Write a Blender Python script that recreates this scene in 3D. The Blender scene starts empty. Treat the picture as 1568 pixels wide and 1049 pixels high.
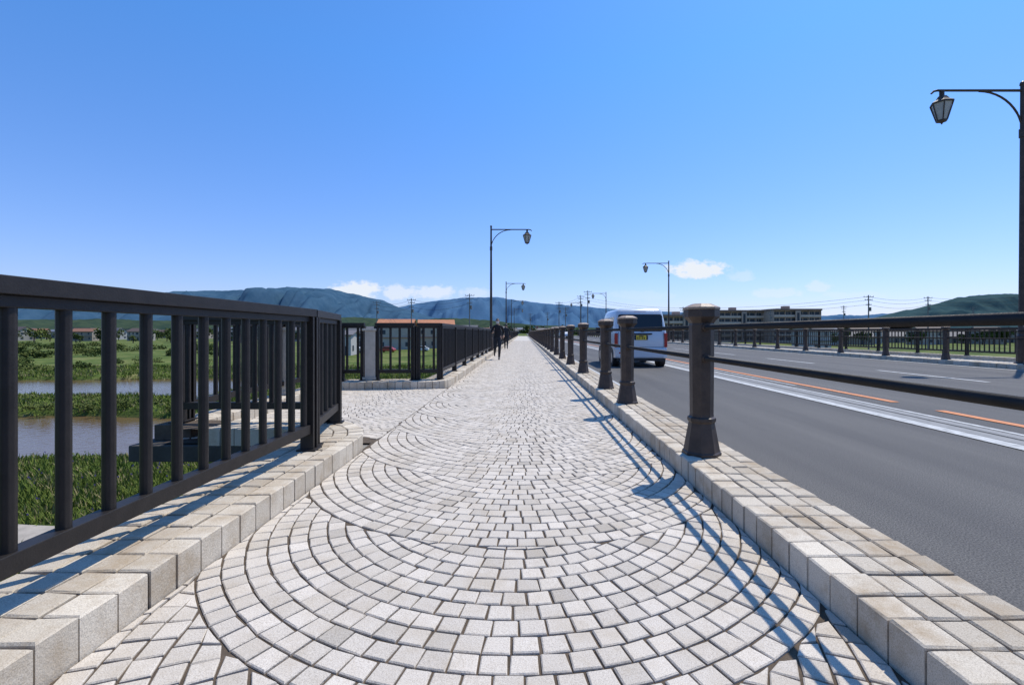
import bpy, bmesh, math, random
from mathutils import Vector, noise, Matrix
random.seed(7)
D=bpy.data; C=bpy.context
scene=C.scene
F=700.0; VX=802.0; HY=509.0; H=1.15
def PX(px,Y): return (px-VX)/F*Y
def PZ(py,Y): return H+(HY-py)/F*Y

# ---------------- materials ----------------
def newmat(name):
    m=D.materials.new(name); m.use_nodes=True
    return m,m.node_tree,m.node_tree.nodes['Principled BSDF']
def mat(name,col,rough=.8,var=.15,scale=8,bump=0.0,bscale=None,metal=0,col2=None,detail=6,spec=.5,coat=0):
    m,nt,b=newmat(name)
    tc=nt.nodes.new('ShaderNodeTexCoord')
    n=nt.nodes.new('ShaderNodeTexNoise'); n.inputs['Scale'].default_value=scale; n.inputs['Detail'].default_value=detail; n.inputs['Roughness'].default_value=.65
    nt.links.new(tc.outputs['Object'],n.inputs['Vector'])
    r=nt.nodes.new('ShaderNodeValToRGB')
    c2=col2 or tuple(min(1,c*(1+var)) for c in col)
    c1=col if col2 else tuple(c*(1-var) for c in col)
    r.color_ramp.elements[0].position=.3; r.color_ramp.elements[1].position=.7
    r.color_ramp.elements[0].color=(*c1,1); r.color_ramp.elements[1].color=(*c2,1)
    nt.links.new(n.outputs['Fac'],r.inputs['Fac']); nt.links.new(r.outputs['Color'],b.inputs['Base Color'])
    b.inputs['Roughness'].default_value=rough; b.inputs['Metallic'].default_value=metal
    b.inputs['Specular IOR Level'].default_value=spec
    if coat: b.inputs['Coat Weight'].default_value=coat
    if bump:
        n2=nt.nodes.new('ShaderNodeTexNoise'); n2.inputs['Scale'].default_value=bscale or scale*4; n2.inputs['Detail'].default_value=4
        nt.links.new(tc.outputs['Object'],n2.inputs['Vector'])
        bp=nt.nodes.new('ShaderNodeBump'); bp.inputs['Strength'].default_value=bump; bp.inputs['Distance'].default_value=.01
        nt.links.new(n2.outputs['Fac'],bp.inputs['Height']); nt.links.new(bp.outputs['Normal'],b.inputs['Normal'])
    return m
def stonemat(name,dark,light,dirt,dirtamt=.35):
    m,nt,b=newmat(name); N=nt.nodes; L=nt.links
    at=N.new('ShaderNodeAttribute'); at.attribute_name='tone'
    r=N.new('ShaderNodeValToRGB'); r.color_ramp.elements[0].color=(*dark,1); r.color_ramp.elements[1].color=(*light,1)
    L.new(at.outputs['Fac'],r.inputs['Fac'])
    tc=N.new('ShaderNodeTexCoord')
    n=N.new('ShaderNodeTexNoise'); n.inputs['Scale'].default_value=260; n.inputs['Detail'].default_value=3
    L.new(tc.outputs['Object'],n.inputs['Vector'])
    r2=N.new('ShaderNodeValToRGB'); r2.color_ramp.elements[0].position=.36; r2.color_ramp.elements[1].position=.56
    r2.color_ramp.elements[0].color=(.64,.62,.60,1); r2.color_ramp.elements[1].color=(1,1,1,1)
    L.new(n.outputs['Fac'],r2.inputs['Fac'])
    mx=N.new('ShaderNodeMix'); mx.data_type='RGBA'; mx.blend_type='MULTIPLY'; mx.inputs[0].default_value=.85
    L.new(r.outputs['Color'],mx.inputs[6]); L.new(r2.outputs['Color'],mx.inputs[7])
    n3=N.new('ShaderNodeTexNoise'); n3.inputs['Scale'].default_value=3.2; n3.inputs['Detail'].default_value=9; n3.inputs['Roughness'].default_value=.72
    L.new(tc.outputs['Object'],n3.inputs['Vector'])
    r3=N.new('ShaderNodeValToRGB'); r3.color_ramp.elements[0].position=.46; r3.color_ramp.elements[1].position=.70
    r3.color_ramp.elements[0].color=(0,0,0,1); r3.color_ramp.elements[1].color=(dirtamt,)*3+(1,)
    L.new(n3.outputs['Fac'],r3.inputs['Fac'])
    mx2=N.new('ShaderNodeMix'); mx2.data_type='RGBA'; L.new(r3.outputs['Color'],mx2.inputs[0]); L.new(mx.outputs[2],mx2.inputs[6]); mx2.inputs[7].default_value=(*dirt,1)
    L.new(mx2.outputs[2],b.inputs['Base Color'])
    b.inputs['Roughness'].default_value=.85; b.inputs['Specular IOR Level'].default_value=.3
    n4=N.new('ShaderNodeTexNoise'); n4.inputs['Scale'].default_value=90; n4.inputs['Detail'].default_value=5
    L.new(tc.outputs['Object'],n4.inputs['Vector'])
    bp=N.new('ShaderNodeBump'); bp.inputs['Strength'].default_value=.5; bp.inputs['Distance'].default_value=.005
    L.new(n4.outputs['Fac'],bp.inputs['Height']); L.new(bp.outputs['Normal'],b.inputs['Normal'])
    return m
M={}
M['sett']=stonemat('granite_sett',(.38,.34,.285),(.70,.63,.54),(.36,.29,.20),.5)
M['kerb']=stonemat('granite_kerb',(.38,.325,.25),(.69,.615,.50),(.31,.22,.125),.8)
M['grout']=mat('sand_joint',(.085,.062,.042),.95,.35,12,.5,150)
M['farpave']=mat('distant_paving',(.50,.46,.40),.9,.12,6)
M['metal']=mat('dark_bronze_paint',(.017,.014,.0125),.5,.3,14,.12,120,spec=.35)
M['metal2']=mat('worn_bronze_paint',(.055,.037,.027),.5,.35,9,.2,60,spec=.4)
M['cap']=mat('cap_paint',(.30,.215,.145),.5,.3,20,.2,90)
M['conc']=mat('concrete',(.20,.19,.17),.9,.25,1.5,.3,30)
M['panel']=mat('pale_stone_panel',(.46,.41,.34),.85,.15,6,.2,50)
M['white']=mat('road_paint_white',(.26,.26,.25),.7,.35,9,col2=(.55,.55,.53))
M['orange']=mat('road_paint_orange',(.42,.13,.035),.7,.35,9,col2=(.66,.24,.07))
M['strip']=mat('grey_strip',(.17,.17,.165),.8,.2,5,col2=(.28,.275,.265),bump=.2,bscale=60)
def asphalt():
    m,nt,b=newmat('asphalt'); N=nt.nodes; L=nt.links
    tc=N.new('ShaderNodeTexCoord')
    n=N.new('ShaderNodeTexNoise'); n.inputs['Scale'].default_value=120; n.inputs['Detail'].default_value=4
    L.new(tc.outputs['Object'],n.inputs['Vector'])
    r=N.new('ShaderNodeValToRGB'); e=r.color_ramp.elements
    e[0].position=.35; e[0].color=(.036,.035,.035,1); e[1].position=.72; e[1].color=(.165,.156,.144,1)
    L.new(n.outputs['Fac'],r.inputs['Fac'])
    mp=N.new('ShaderNodeMapping'); mp.inputs['Scale'].default_value=(1.6,.12,1); L.new(tc.outputs['Object'],mp.inputs['Vector'])
    n2=N.new('ShaderNodeTexNoise'); n2.inputs['Scale'].default_value=1; n2.inputs['Detail'].default_value=7
    L.new(mp.outputs['Vector'],n2.inputs['Vector'])
    r2=N.new('ShaderNodeValToRGB'); r2.color_ramp.elements[0].position=.3; r2.color_ramp.elements[1].position=.7
    r2.color_ramp.elements[0].color=(.72,.72,.74,1); r2.color_ramp.elements[1].color=(1.22,1.21,1.18,1)
    L.new(n2.outputs['Fac'],r2.inputs['Fac'])
    mx=N.new('ShaderNodeMix'); mx.data_type='RGBA'; mx.blend_type='MULTIPLY'; mx.inputs[0].default_value=1
    L.new(r.outputs['Color'],mx.inputs[6]); L.new(r2.outputs['Color'],mx.inputs[7]); L.new(mx.outputs[2],b.inputs['Base Color'])
    b.inputs['Roughness'].default_value=.8; b.inputs['Specular IOR Level'].default_value=.35
    bp=N.new('ShaderNodeBump'); bp.inputs['Strength'].default_value=.6; bp.inputs['Distance'].default_value=.006
    L.new(n.outputs['Fac'],bp.inputs['Height']); L.new(bp.outputs['Normal'],b.inputs['Normal'])
    return m
M['asphalt']=asphalt()

# ---------------- mesh builder ----------------
class MB:
    def __init__(s): s.v=[];s.f=[];s.m=[];s.t=[]
    def face(s,idx,m=0,t=.5): s.f.append(idx);s.m.append(m);s.t.append(t)
    def add(s,pts): 
        o=len(s.v); s.v.extend([tuple(p) for p in pts]); return o
    def box(s,x0,x1,y0,y1,z0,z1,m=0,t=.5):
        o=s.add([(x0,y0,z0),(x1,y0,z0),(x1,y1,z0),(x0,y1,z0),(x0,y0,z1),(x1,y0,z1),(x1,y1,z1),(x0,y1,z1)])
        for q in ((0,3,2,1),(4,5,6,7),(0,1,5,4),(1,2,6,5),(2,3,7,6),(3,0,4,7)): s.face([o+i for i in q],m,t)
    def loft(s,rings,m=0,cap0=True,cap1=True,t=.5):
        n=len(rings[0]); os=[s.add(r) for r in rings]
        for a,b in zip(os[:-1],os[1:]):
            for i in range(n):
                j=(i+1)%n; s.face([a+i,a+j,b+j,b+i],m,t)
        if cap0: s.face([os[0]+i for i in range(n)][::-1],m,t)
        if cap1: s.face([os[-1]+i for i in range(n)],m,t)
    def tube(s,p0,p1,r0,r1=None,n=8,m=0):
        s.path([p0,p1],[r0,r1 if r1 is not None else r0],n,m)
    def path(s,pts,rs,n=8,m=0):
        pts=[Vector(p) for p in pts]; rings=[]
        if not hasattr(rs,'__len__'): rs=[rs]*len(pts)
        for i,p in enumerate(pts):
            d=(pts[min(i+1,len(pts)-1)]-pts[max(i-1,0)]).normalized()
            up=Vector((0,0,1)) if abs(d.z)<.9 else Vector((0,1,0))
            a=d.cross(up).normalized(); b=a.cross(d).normalized()
            rings.append([p+(a*math.cos(2*math.pi*k/n)+b*math.sin(2*math.pi*k/n))*rs[i] for k in range(n)])
        s.loft(rings,m)
    def beam(s,p0,p1,w,h,m=0):
        p0=Vector(p0);p1=Vector(p1); d=(p1-p0).normalized(); a=Vector((d.y,-d.x,0)).normalized()*w/2; u=Vector((0,0,h/2))
        s.loft([[p-a-u,p+a-u,p+a+u,p-a+u] for p in (p0,p1)],m)
    def lathe(s,cx,cy,prof,n=8,m=0,rot=0,sq=1.0):
        rings=[[(cx+r*math.cos(rot+2*math.pi*k/n),cy+r*math.sin(rot+2*math.pi*k/n),z) for k in range(n)] for z,r in prof]
        s.loft(rings,m)
    def build(s,name,mats,smooth=False,bevel=0,parent=None,loc=None,rotz=0,tone=False,fixn=False):
        me=D.meshes.new(name); me.from_pydata(s.v,[],s.f)
        for k in mats: me.materials.append(M[k] if isinstance(k,str) else k)
        me.polygons.foreach_set('material_index',s.m)
        if tone:
            a=me.attributes.new('tone','FLOAT','FACE'); a.data.foreach_set('value',s.t)
        if fixn:
            bm=bmesh.new(); bm.from_mesh(me); bmesh.ops.recalc_face_normals(bm,faces=bm.faces); bm.to_mesh(me); bm.free()
        if smooth: me.polygons.foreach_set('use_smooth',[True]*len(me.polygons))
        me.update()
        o=D.objects.new(name,me); C.collection.objects.link(o)
        if loc: o.location=loc
        o.rotation_euler[2]=rotz
        if bevel:
            b=o.modifiers.new('b','BEVEL'); b.width=bevel; b.segments=2; b.limit_method='ANGLE'; b.angle_limit=math.radians(35)
        if parent: o.parent=parent
        return o
def empty(name,loc=(0,0,0),rotz=0,scale=1):
    e=D.objects.new(name,None); e.location=loc; e.rotation_euler[2]=rotz; e.scale=(scale,)*3; e.empty_display_size=.2
    C.collection.objects.link(e); return e

# ---------------- setts ----------------
def stone(mb,q,zt,zb,bev,tone,m=0,ti=.018):
    c=[sum(p[0] for p in q)/4,sum(p[1] for p in q)/4]
    tilt=(random.uniform(-ti,ti),random.uniform(-ti,ti))
    def ins(p,d):
        dx,dy=c[0]-p[0],c[1]-p[1]; l=math.hypot(dx,dy) or 1
        return (p[0]+dx/l*d,p[1]+dy/l*d)
    r0=[(p[0],p[1],zb) for p in q]; r1=[(p[0],p[1],zt-bev*.9) for p in q]
    r2=[]
    for p in q:
        a=ins(p,bev*1.4); r2.append((a[0],a[1],zt+(a[0]-c[0])*tilt[0]+(a[1]-c[1])*tilt[1]))
    mb.loft([r0,r1,r2],m,cap0=False,t=tone)
def rt(): return min(1,max(0,random.gauss(.66,.12) if random.random()>.03 else random.uniform(.15,.4)))
def area(q):
    return abs(sum(q[i][0]*q[(i+1)%4][1]-q[(i+1)%4][0]*q[i][1] for i in range(4)))/2
def fan(mb,x0,x1,y0,y1,cx,R,S,ph):
    k0=math.floor((y0-ph)/S)-2; k1=math.ceil((y1-ph)/S)+2
    pr=.098; gap=.0095
    for k in range(k0,k1+1):
        cy=ph+k*S; ny=cy+S
        nr=int(R/pr)
        pr2=R/nr
        for j in range(nr):
            r=pr2*(j+.5); n=max(5,round(2*math.pi*r/.106)); off=random.random()*6
            for i in range(n):
                a0=off+2*math.pi*i/n; a1=off+2*math.pi*(i+1)/n; am=(a0+a1)/2
                px=cx+r*math.cos(am); py=cy+r*math.sin(am)
                if px<x0-.03 or px>x1+.03 or py<y0 or py>y1: continue
                if math.hypot(px-cx,py-ny)<R-.03: continue
                g=gap/r/2; ri=r-pr2/2+gap/2; ro=r+pr2/2-gap/2
                q=[]
                jt=lambda: random.uniform(-.0035,.0035)
                for rr,aa in ((ri,a0+g),(ro,a0+g),(ro,a1-g),(ri,a1-g)):
                    x=cx+rr*math.cos(aa)+jt(); y=cy+rr*math.sin(aa)+jt()
                    d=math.hypot(x-cx,y-ny)
                    if d<R+gap*.5:
                        s_=(R+gap*.5)/d; x=cx+(x-cx)*s_; y=ny+(y-ny)*s_
                    x=min(x1-.003,max(x0+.003,x)); q.append((x,y))
                if area(q)<.0006: continue
                stone(mb,q,random.uniform(-.0015,.0015),-.03,.0045 if area(q)>.003 else .002,rt())
mb=MB(); fan(mb,-1.56,1.27,.8,62,-.05,1.78,1.12,3.12)
mb.build('cobblestone_walkway',['sett'],tone=True)
mb=MB()
fan(mb,-3.75,-1.57,5.0,9.35,-2.95,1.78,1.12,2.2)
mb.build('cobblestone_lookout_floor',['sett'],tone=True)

def kerb(mb,path,side,rows,pitch,h,zb,gap=.010):
    P=[Vector((p[0],p[1])) for p in path]
    seg=[0]
    for a,b in zip(P[:-1],P[1:]): seg.append(seg[-1]+(b-a).length)
    Lt=seg[-1]; n=max(1,round(Lt/pitch))
    def at(s):
        s=max(0,min(Lt,s))
        for i in range(len(P)-1):
            if s<=seg[i+1]+1e-9:
                t=(s-seg[i])/max(1e-9,seg[i+1]-seg[i]); return P[i].lerp(P[i+1],t)
        return P[-1]
    def nrm(s):
        d=(at(s+.12)-at(s-.12)).normalized(); return Vector((d.y,-d.x))*side
    o=0
    for ri,w in enumerate(rows):
        for i in range(n):
            s0=Lt*i/n+gap/2; s1=Lt*(i+1)/n-gap/2
            hh=h+random.uniform(-.004,.004)
            q=[]
            for s_,oo in ((s0,o+gap/2),(s0,o+w-gap/2),(s1,o+w-gap/2),(s1,o+gap/2)):
                v=at(s_)+nrm(s_)*oo; j=.005 if ri else .003
                q.append((v.x+random.uniform(-j,j),v.y+random.uniform(-j,j)))
            if side<0: q=q[::-1]
            t=rt(); 
            if ri: t*=.7
            else: t=min(1,t*1.15)
            stone(mb,q,hh,zb,.007,t,ti=.03)
        o+=w
KR=[.15,.125,.125,.13]
mb=MB(); kerb(mb,[(1.27,.7),(1.27,62)],1,KR,.15,.15,-.03)
mb.box(1.275,1.79,-12,.68,-.02,.15); mb.box(1.275,1.79,62,140,-.02,.15)
mb.box(1.285,1.785,.68,62,-.025,.137,1)
mb.build('granite_kerb',['kerb','grout'],tone=True,fixn=True)
KL=[.15,.135,.135,.14]
bayin=[(-1.56,.7),(-1.56,4.2),(-1.58,4.5),(-1.68,4.78),(-1.85,5.02),(-2.1,5.2),(-2.5,5.3),(-3.3,5.32)]
mb=MB(); kerb(mb,bayin,-1,KL,.15,.15,-.03)
mb.box(-2.1,-1.575,-12,4.15,-.025,.137,1)
mb.box(-2.12,-1.565,-12,.68,-.02,.15)
o=mb.add([(-2.1,4.1,.136),(-1.58,4.1,.136),(-1.60,4.5,.136),(-1.70,4.76,.136),(-1.87,4.99,.136),(-2.1,5.17,.136),(-3.7,5.3,.136),(-3.7,4.8,.136),(-2.3,4.8,.136)])
mb.face([o+i for i in range(9)],1)
mb.build('granite_kerb',['kerb','grout'],tone=True)
mb=MB(); kerb(mb,[(-3.62,5.25),(-3.62,9.2)],-1,[.15,.14,.14],.15,.15,-.03)
kerb(mb,[(-3.65,9.15),(-1.85,9.32),(-1.66,9.45),(-1.57,9.75),(-1.56,10.2),(-1.56,62)],-1,KL,.15,.15,-.03)
mb.box(-2.12,-1.565,62,140,-.02,.15); mb.box(-2.1,-1.58,10,62,-.025,.137,1); mb.box(-4.04,-3.64,5.0,9.8,-.025,.137,1)
o=mb.add([(-4.0,9.2,.136),(-1.9,9.37,.136),(-1.70,9.5,.136),(-1.6,9.8,.136),(-1.6,10.1,.136),(-4.0,9.85,.136)]); mb.face([o+i for i in range(6)],1)
mb.build('granite_kerb',['kerb','grout'],tone=True)
mb=MB(); kerb(mb,[(15.3,4),(15.3,70)],1,[.15,.15,.15,.15],.3,.15,-.03)
mb.box(15.31,15.89,4,70,-.02,.137,1); mb.box(15.305,15.9,-12,4,-.02,.15); mb.box(15.305,15.9,70,140,-.02,.15)
mb.box(19.0,19.5,-12,140,-.02,.15)
mb.build('granite_kerb',['kerb','grout'],tone=True)

# deck
M['darkconc']=mat('dark_concrete',(.055,.05,.042),.95,.4,3,.3,30)  # concrete in a much darker tone than the deck, for the lookout slab
mb=MB()
mb.box(-2.2,19.6,-14,140,-.9,-.03)
for y in (20,55,90,125):
    mb.box(0,17.5,y,y+1.6,-5,-.9)
mb.build('bridge_deck',['conc'],bevel=.02)
mb=MB(); mb.box(-4.12,-2.21,4.76,10.0,-.20,-.03); mb.box(-3.9,-2.21,6.0,6.3,-.6,-.20); mb.box(-3.9,-2.21,8.6,8.9,-.6,-.20)
mb.build('lookout_slab',['darkconc'],bevel=.01)
mb=MB(); o=mb.add([(-1.6,-12,-.010),(1.3,-12,-.010),(1.3,62,-.010),(-1.6,62,-.010)]); mb.face([o,o+1,o+2,o+3],0)
o=mb.add([(-3.8,4.8,-.011),(-1.6,4.8,-.011),(-1.6,9.6,-.011),(-3.8,9.6,-.011)]); mb.face([o,o+1,o+2,o+3],0)
mb.build('walkway_bed',['grout'])
mb=MB(); o=mb.add([(-1.56,62,-.002),(1.27,62,-.002),(1.27,140,-.002),(-1.56,140,-.002),(15.9,-12,0),(19.0,-12,0),(19.0,140,0),(15.9,140,0)])
mb.face([o,o+1,o+2,o+3]); mb.face([o+4,o+5,o+6,o+7]); mb.build('paved_walkway',['farpave'])
mb=MB(); o=mb.add([(1.79,-12,0),(15.3,-12,0),(15.3,420,0),(1.79,420,0)]); mb.face([o,o+1,o+2,o+3]); mb.build('road',['asphalt'])
def sheet(mb,x0,x1,y0,y1,z,m=0):
    o=mb.add([(x0,y0,z),(x1,y0,z),(x1,y1,z),(x0,y1,z)]); mb.face([o,o+1,o+2,o+3],m)
mb=MB()
sheet(mb,4.85,5.05,-10,300,.008,0); sheet(mb,5.52,5.60,-10,300,.008,0)
sheet(mb,5.07,5.5,-10,300,.006,2)
sheet(mb,6.02,6.17,-10,6.7,.008,1); sheet(mb,6.02,6.17,7.5,300,.008,1)
sheet(mb,5.80,5.87,9.8,60,.008,0)
y=-8.4
while y<250: sheet(mb,10.6,10.75,y,y+3.3,.008,0); y+=6.3
sheet(mb,14.8,14.95,-10,300,.008,0); sheet(mb,2.05,2.13,9,300,.008,0)
mb.build('road_markings',['white','orange','strip'])
mb=MB(); sheet(mb,5.27,5.30,-10,300,.011,0); mb.build('road_seam',[mat('seam',(.05,.05,.05))])

# ---------------- railings ----------------
def railing(pts,spacing=.195,post=2.0,name='metal_railing',br=.026):
    mb=MB()
    for a,b in zip(pts[:-1],pts[1:]):
        a3=Vector((a[0],a[1],0)); b3=Vector((b[0],b[1],0)); L=(b3-a3).length; d=(b3-a3)/L
        e=d*.03
        mb.beam(a3-e+Vector((0,0,1.315)),b3+e+Vector((0,0,1.315)),.105,.065)
        mb.beam(a3+Vector((0,0,1.26)),b3+Vector((0,0,1.26)),.055,.045)
        mb.beam(a3+Vector((0,0,.335)),b3+Vector((0,0,.335)),.075,.075)
        n=max(1,round(L/spacing))
        for i in range(n):
            p=a3+d*(L*(i+.5)/n)
            if p.y<60: mb.tube((p.x,p.y,.36),(p.x,p.y,1.25),br,br,10)
            else: mb.box(p.x-br,p.x+br,p.y-br,p.y+br,.36,1.25)
        n=max(1,round(L/post))
        for i in range(n+1):
            p=a3+d*(L*i/n); 
            nx=Vector((d.y,-d.x,0))
            for off in (-.033,.033):
                c=p+d*off
                mb.beam(c-nx*.055+Vector((0,0,.72)),c+nx*.055+Vector((0,0,.72)),.028,1.12)
            mb.beam(p-nx*.03+Vector((0,0,.72)),p+nx*.03+Vector((0,0,.72)),.05,1.10)
            mb.beam(p-nx*.08+Vector((0,0,.158)),p+nx*.08+Vector((0,0,.158)),.14,.016)
    return mb.build(name,['metal'],bevel=.003 if pts[0][1]<10 else 0,fixn=True)
railing([(-1.83,-.065),(-1.83,3.90)],spacing=.195,post=3.9)
railing([(-1.86,4.02),(-2.08,5.06)],post=3)
railing([(-2.16,5.10),(-3.84,5.10)],post=3)
railing([(-3.86,5.25),(-3.86,9.45)],post=2.1)
railing([(-3.80,9.55),(-3.36,9.57)],post=3)
railing([(-3.08,9.58),(-2.32,9.61)],post=3)
railing([(-2.22,9.62),(-1.80,9.70)],post=3)
railing([(-1.80,9.85),(-1.83,70)],post=2.0)
railing([(-1.83,70),(-1.83,139)],post=3.0,spacing=.25)
railing([(19.25,0),(19.25,139)],post=2.5,spacing=.2)
for (x,y) in ((-3.22,9.58),(-3.86,7.35)):
    mb=MB(); w=.125
    mb.box(x-w,x+w,y-.06,y+.06,.15,1.18); mb.box(x-w-.02,x+w+.02,y-.08,y+.08,1.18,1.23); mb.box(x-w-.015,x+w+.015,y-.075,y+.075,.15,.22)
    mb.build('stone_pillar',['panel'],bevel=.006)

# ---------------- bollards ----------------
def bollard(x,y):
    mb=MB(); z=.15; r=math.pi/8; k=1/math.cos(r)
    mb.lathe(x,y,[(z,.142*k),(z+.02,.142*k),(z+.03,.132*k),(z+.26,.094*k),(z+.275,.104*k),(z+.30,.104*k),(z+.31,.088*k),
                  (z+.33,.086*k),(z+1.06,.092*k),(z+1.075,.088*k),(z+1.10,.105*k),(z+1.125,.13*k),(z+1.185,.13*k)],8,0,r)
    mb.lathe(x,y,[(z+1.186,.133*k),(z+1.205,.133*k),(z+1.21,.122*k),(z+1.235,.07*k),(z+1.24,.0)],8,1,r)
    for zz in (1.19,.94):
        mb.tube((x,y-.115,zz),(x,y+.115,zz),.034,.034,10)
    return mb.build('bollard',['metal2','cap'],bevel=.003 if y<12 else 0)
near=[-4.8,-1.9,3.78,6.5,8.2]+[11.3+3.05*i for i in range(42)]
for y in near:
    if y<139: bollard(1.47,y)
far=[16.9-2.8*4+2.8*i for i in range(46)]
for y in far: 
    if y<139: bollard(15.6,y)
def pipes(x,ys,name):
    mb=MB()
    for zz,r in ((1.19,.021),(.94,.021)):
        mb.tube((x,ys[0],zz),(x,ys[-1],zz),r,r,10)
    mb.build(name,['metal'],smooth=True)
pipes(1.47,[y for y in near if y<139],'pipe_rail'); pipes(15.6,[y for y in far if y<139],'pipe_rail')

# ---------------- street lamps ----------------
M['glass_l']=mat('lantern_glass',(.42,.42,.40),.25,.1,5)
def lamp(x,y,s,dirx):
    e=empty('street_lamp',(x,y,.1),0,s)
    mb=MB(); hh=6.75
    mb.lathe(0,0,[(0,.16),(.05,.16),(.08,.12),(.7,.11),(.75,.085),(1.2,.075),(hh-.0,.045),(hh+.02,.06),(hh+.08,.05),(hh+.12,.0)],12)
    A=2.15*dirx
    mb.path([(0,0,hh-.12),(A*.96,0,hh-.12),(A*1.0,0,hh-.14),(A*1.03,0,hh-.2)],[.032,.028,.026,.02],8)
    pts=[]
    for i in range(13):
        t=i/12*math.pi/2
        pts.append((1.05*dirx*(1-math.cos(t)),0,hh-1.17+1.03*math.sin(t)))
    mb.path(pts,.022,8)
    mb.lathe(0,0,[(hh-1.25,.07),(hh-1.05,.07)],12)
    mb.build('pole_and_arm',['metal2'],smooth=False,parent=e)
    lx=A*.91
    mb=MB()
    mb.lathe(lx,0,[(hh-.28,.05),(hh-.12,.05)],8)
    mb.lathe(lx,0,[(hh-.45,.235),(hh-.42,.235),(hh-.36,.15),(hh-.27,.09),(hh-.26,.05)],6)
    mb.lathe(lx,0,[(hh-.95,.0),(hh-.9,.03),(hh-.87,.11),(hh-.84,.11)],6)
    for k in range(6):
        a=2*math.pi*k/6
        mb.tube((lx+.105*math.cos(a),.105*math.sin(a),hh-.85),(lx+.222*math.cos(a),.222*math.sin(a),hh-.44),.014,.014,5)
    mb.build('lantern_frame',['metal2'],parent=e)
    mb=MB(); mb.lathe(lx,0,[(hh-.84,.095),(hh-.45,.205)],6); mb.build('lantern_glass',['glass_l'],parent=e)
for (px,py) in ((752,347),(775,432),(783,459)):
    Y=5.75/((509-py)/F); lamp(PX(px,Y),Y,1,1)
lamp(-2.3,110,1,1); 
for (px,py) in ((1566,124),(1024,399),(928,447)):
    Y=16.05/((px-VX)/F); s=((509-py)/F*Y+1.05)/6.87
    lamp(16.05,Y,s,-1)
lamp(16.05,128,1.4,-1)

# ---------------- ground / river ----------------
def sm(a,b,x):
    t=max(0,min(1,(x-a)/(b-a))); return t*t*(3-2*t)
def chan(x,y,a,b,xe):
    w=1.2*math.sin(x*.13)+.8*noise.noise(Vector((x*.2,y*.05,3)))
    return sm(a-1.5+w,a+1+w,y)*(1-sm(b-1+w*.7,b+1.5+w*.7,y))*(1-sm(xe-5,xe,x+noise.noise(Vector((x*.1,y*.3,9)))*3))
def g(x,y):
    z=-4+ (.28*noise.noise(Vector((x*.12,y*.12,0)))+.1*noise.noise(Vector((x*.5,y*.5,5))) if abs(x)<120 and y<150 else 0)
    if x<0 and y<80:
        z-=1.6*max(chan(x,y,36.5,54,-25),chan(x,y,21,29.5,-11))
    return z
def axis(lo,hi,dlo,dhi,st):
    v=[]; x=dlo
    while x<=dhi: v.append(x); x+=st
    s=st*1.4; x=dhi+s
    while x<hi: v.append(x); s*=1.35; x+=s
    v.append(hi); s=st*1.4; x=dlo-s
    while x>lo: v.insert(0,x); s*=1.35; x-=s
    v.insert(0,lo); return v
xs=axis(-14000,14000,-75,10,.8); ys=axis(-500,15000,4,75,.8)
me=D.meshes.new('ground'); vs=[(x,y,g(x,y)) for y in ys for x in xs]; nx=len(xs)
fs=[(j*nx+i,j*nx+i+1,(j+1)*nx+i+1,(j+1)*nx+i) for j in range(len(ys)-1) for i in range(nx-1)]
me.from_pydata(vs,[],fs)
def grassmat():
    m,nt,b=newmat('grass_ground'); N=nt.nodes; L=nt.links
    tc=N.new('ShaderNodeTexCoord')
    n=N.new('ShaderNodeTexNoise'); n.inputs['Scale'].default_value=.13; n.inputs['Detail'].default_value=13; n.inputs['Roughness'].default_value=.8
    L.new(tc.outputs['Object'],n.inputs['Vector'])
    r=N.new('ShaderNodeValToRGB'); e=r.color_ramp.elements
    e[0].position=.36; e[0].color=(.025,.042,.010,1); e[1].position=.64; e[1].color=(.21,.19,.075,1)
    x=e.new(.5); x.color=(.085,.12,.024,1)
    L.new(n.outputs['Fac'],r.inputs['Fac']); 
    geo=N.new('ShaderNodeNewGeometry'); sp=N.new('ShaderNodeSeparateXYZ'); L.new(geo.outputs['Position'],sp.inputs[0])
    mr=N.new('ShaderNodeMapRange'); mr.inputs[1].default_value=-4.75; mr.inputs[2].default_value=-4.35; mr.inputs[3].default_value=1; mr.inputs[4].default_value=0
    L.new(sp.outputs['Z'],mr.inputs[0])
    mx=N.new('ShaderNodeMix'); mx.data_type='RGBA'; L.new(mr.outputs[0],mx.inputs[0]); L.new(r.outputs['Color'],mx.inputs[6]); mx.inputs[7].default_value=(.09,.065,.035,1)
    L.new(mx.outputs[2],b.inputs['Base Color'])
    b.inputs['Roughness'].default_value=.95; b.inputs['Specular IOR Level'].default_value=.1
    return m
me.materials.append(grassmat()); me.polygons.foreach_set('use_smooth',[True]*len(me.polygons))
o=D.objects.new('ground',me); C.collection.objects.link(o)
def watermat():
    m,nt,b=newmat('river_water'); N=nt.nodes; L=nt.links
    b.inputs['Base Color'].default_value=(.13,.085,.04,1); b.inputs['Roughness'].default_value=.12; b.inputs['IOR'].default_value=1.33; b.inputs['Specular IOR Level'].default_value=.35
    tc=N.new('ShaderNodeTexCoord'); n=N.new('ShaderNodeTexNoise'); n.inputs['Scale'].default_value=2.5; n.inputs['Detail'].default_value=4
    L.new(tc.outputs['Object'],n.inputs['Vector'])
    bp=N.new('ShaderNodeBump'); bp.inputs['Strength'].default_value=.4; bp.inputs['Distance'].default_value=.08
    L.new(n.outputs['Fac'],bp.inputs['Height']); L.new(bp.outputs['Normal'],b.inputs['Normal']); return m
mb=MB(); sheet(mb,-150,-8,15,62,-4.52); mb.build('river_water',[watermat()])
mb=MB(); X=[-60+i for i in range(60)]
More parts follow.
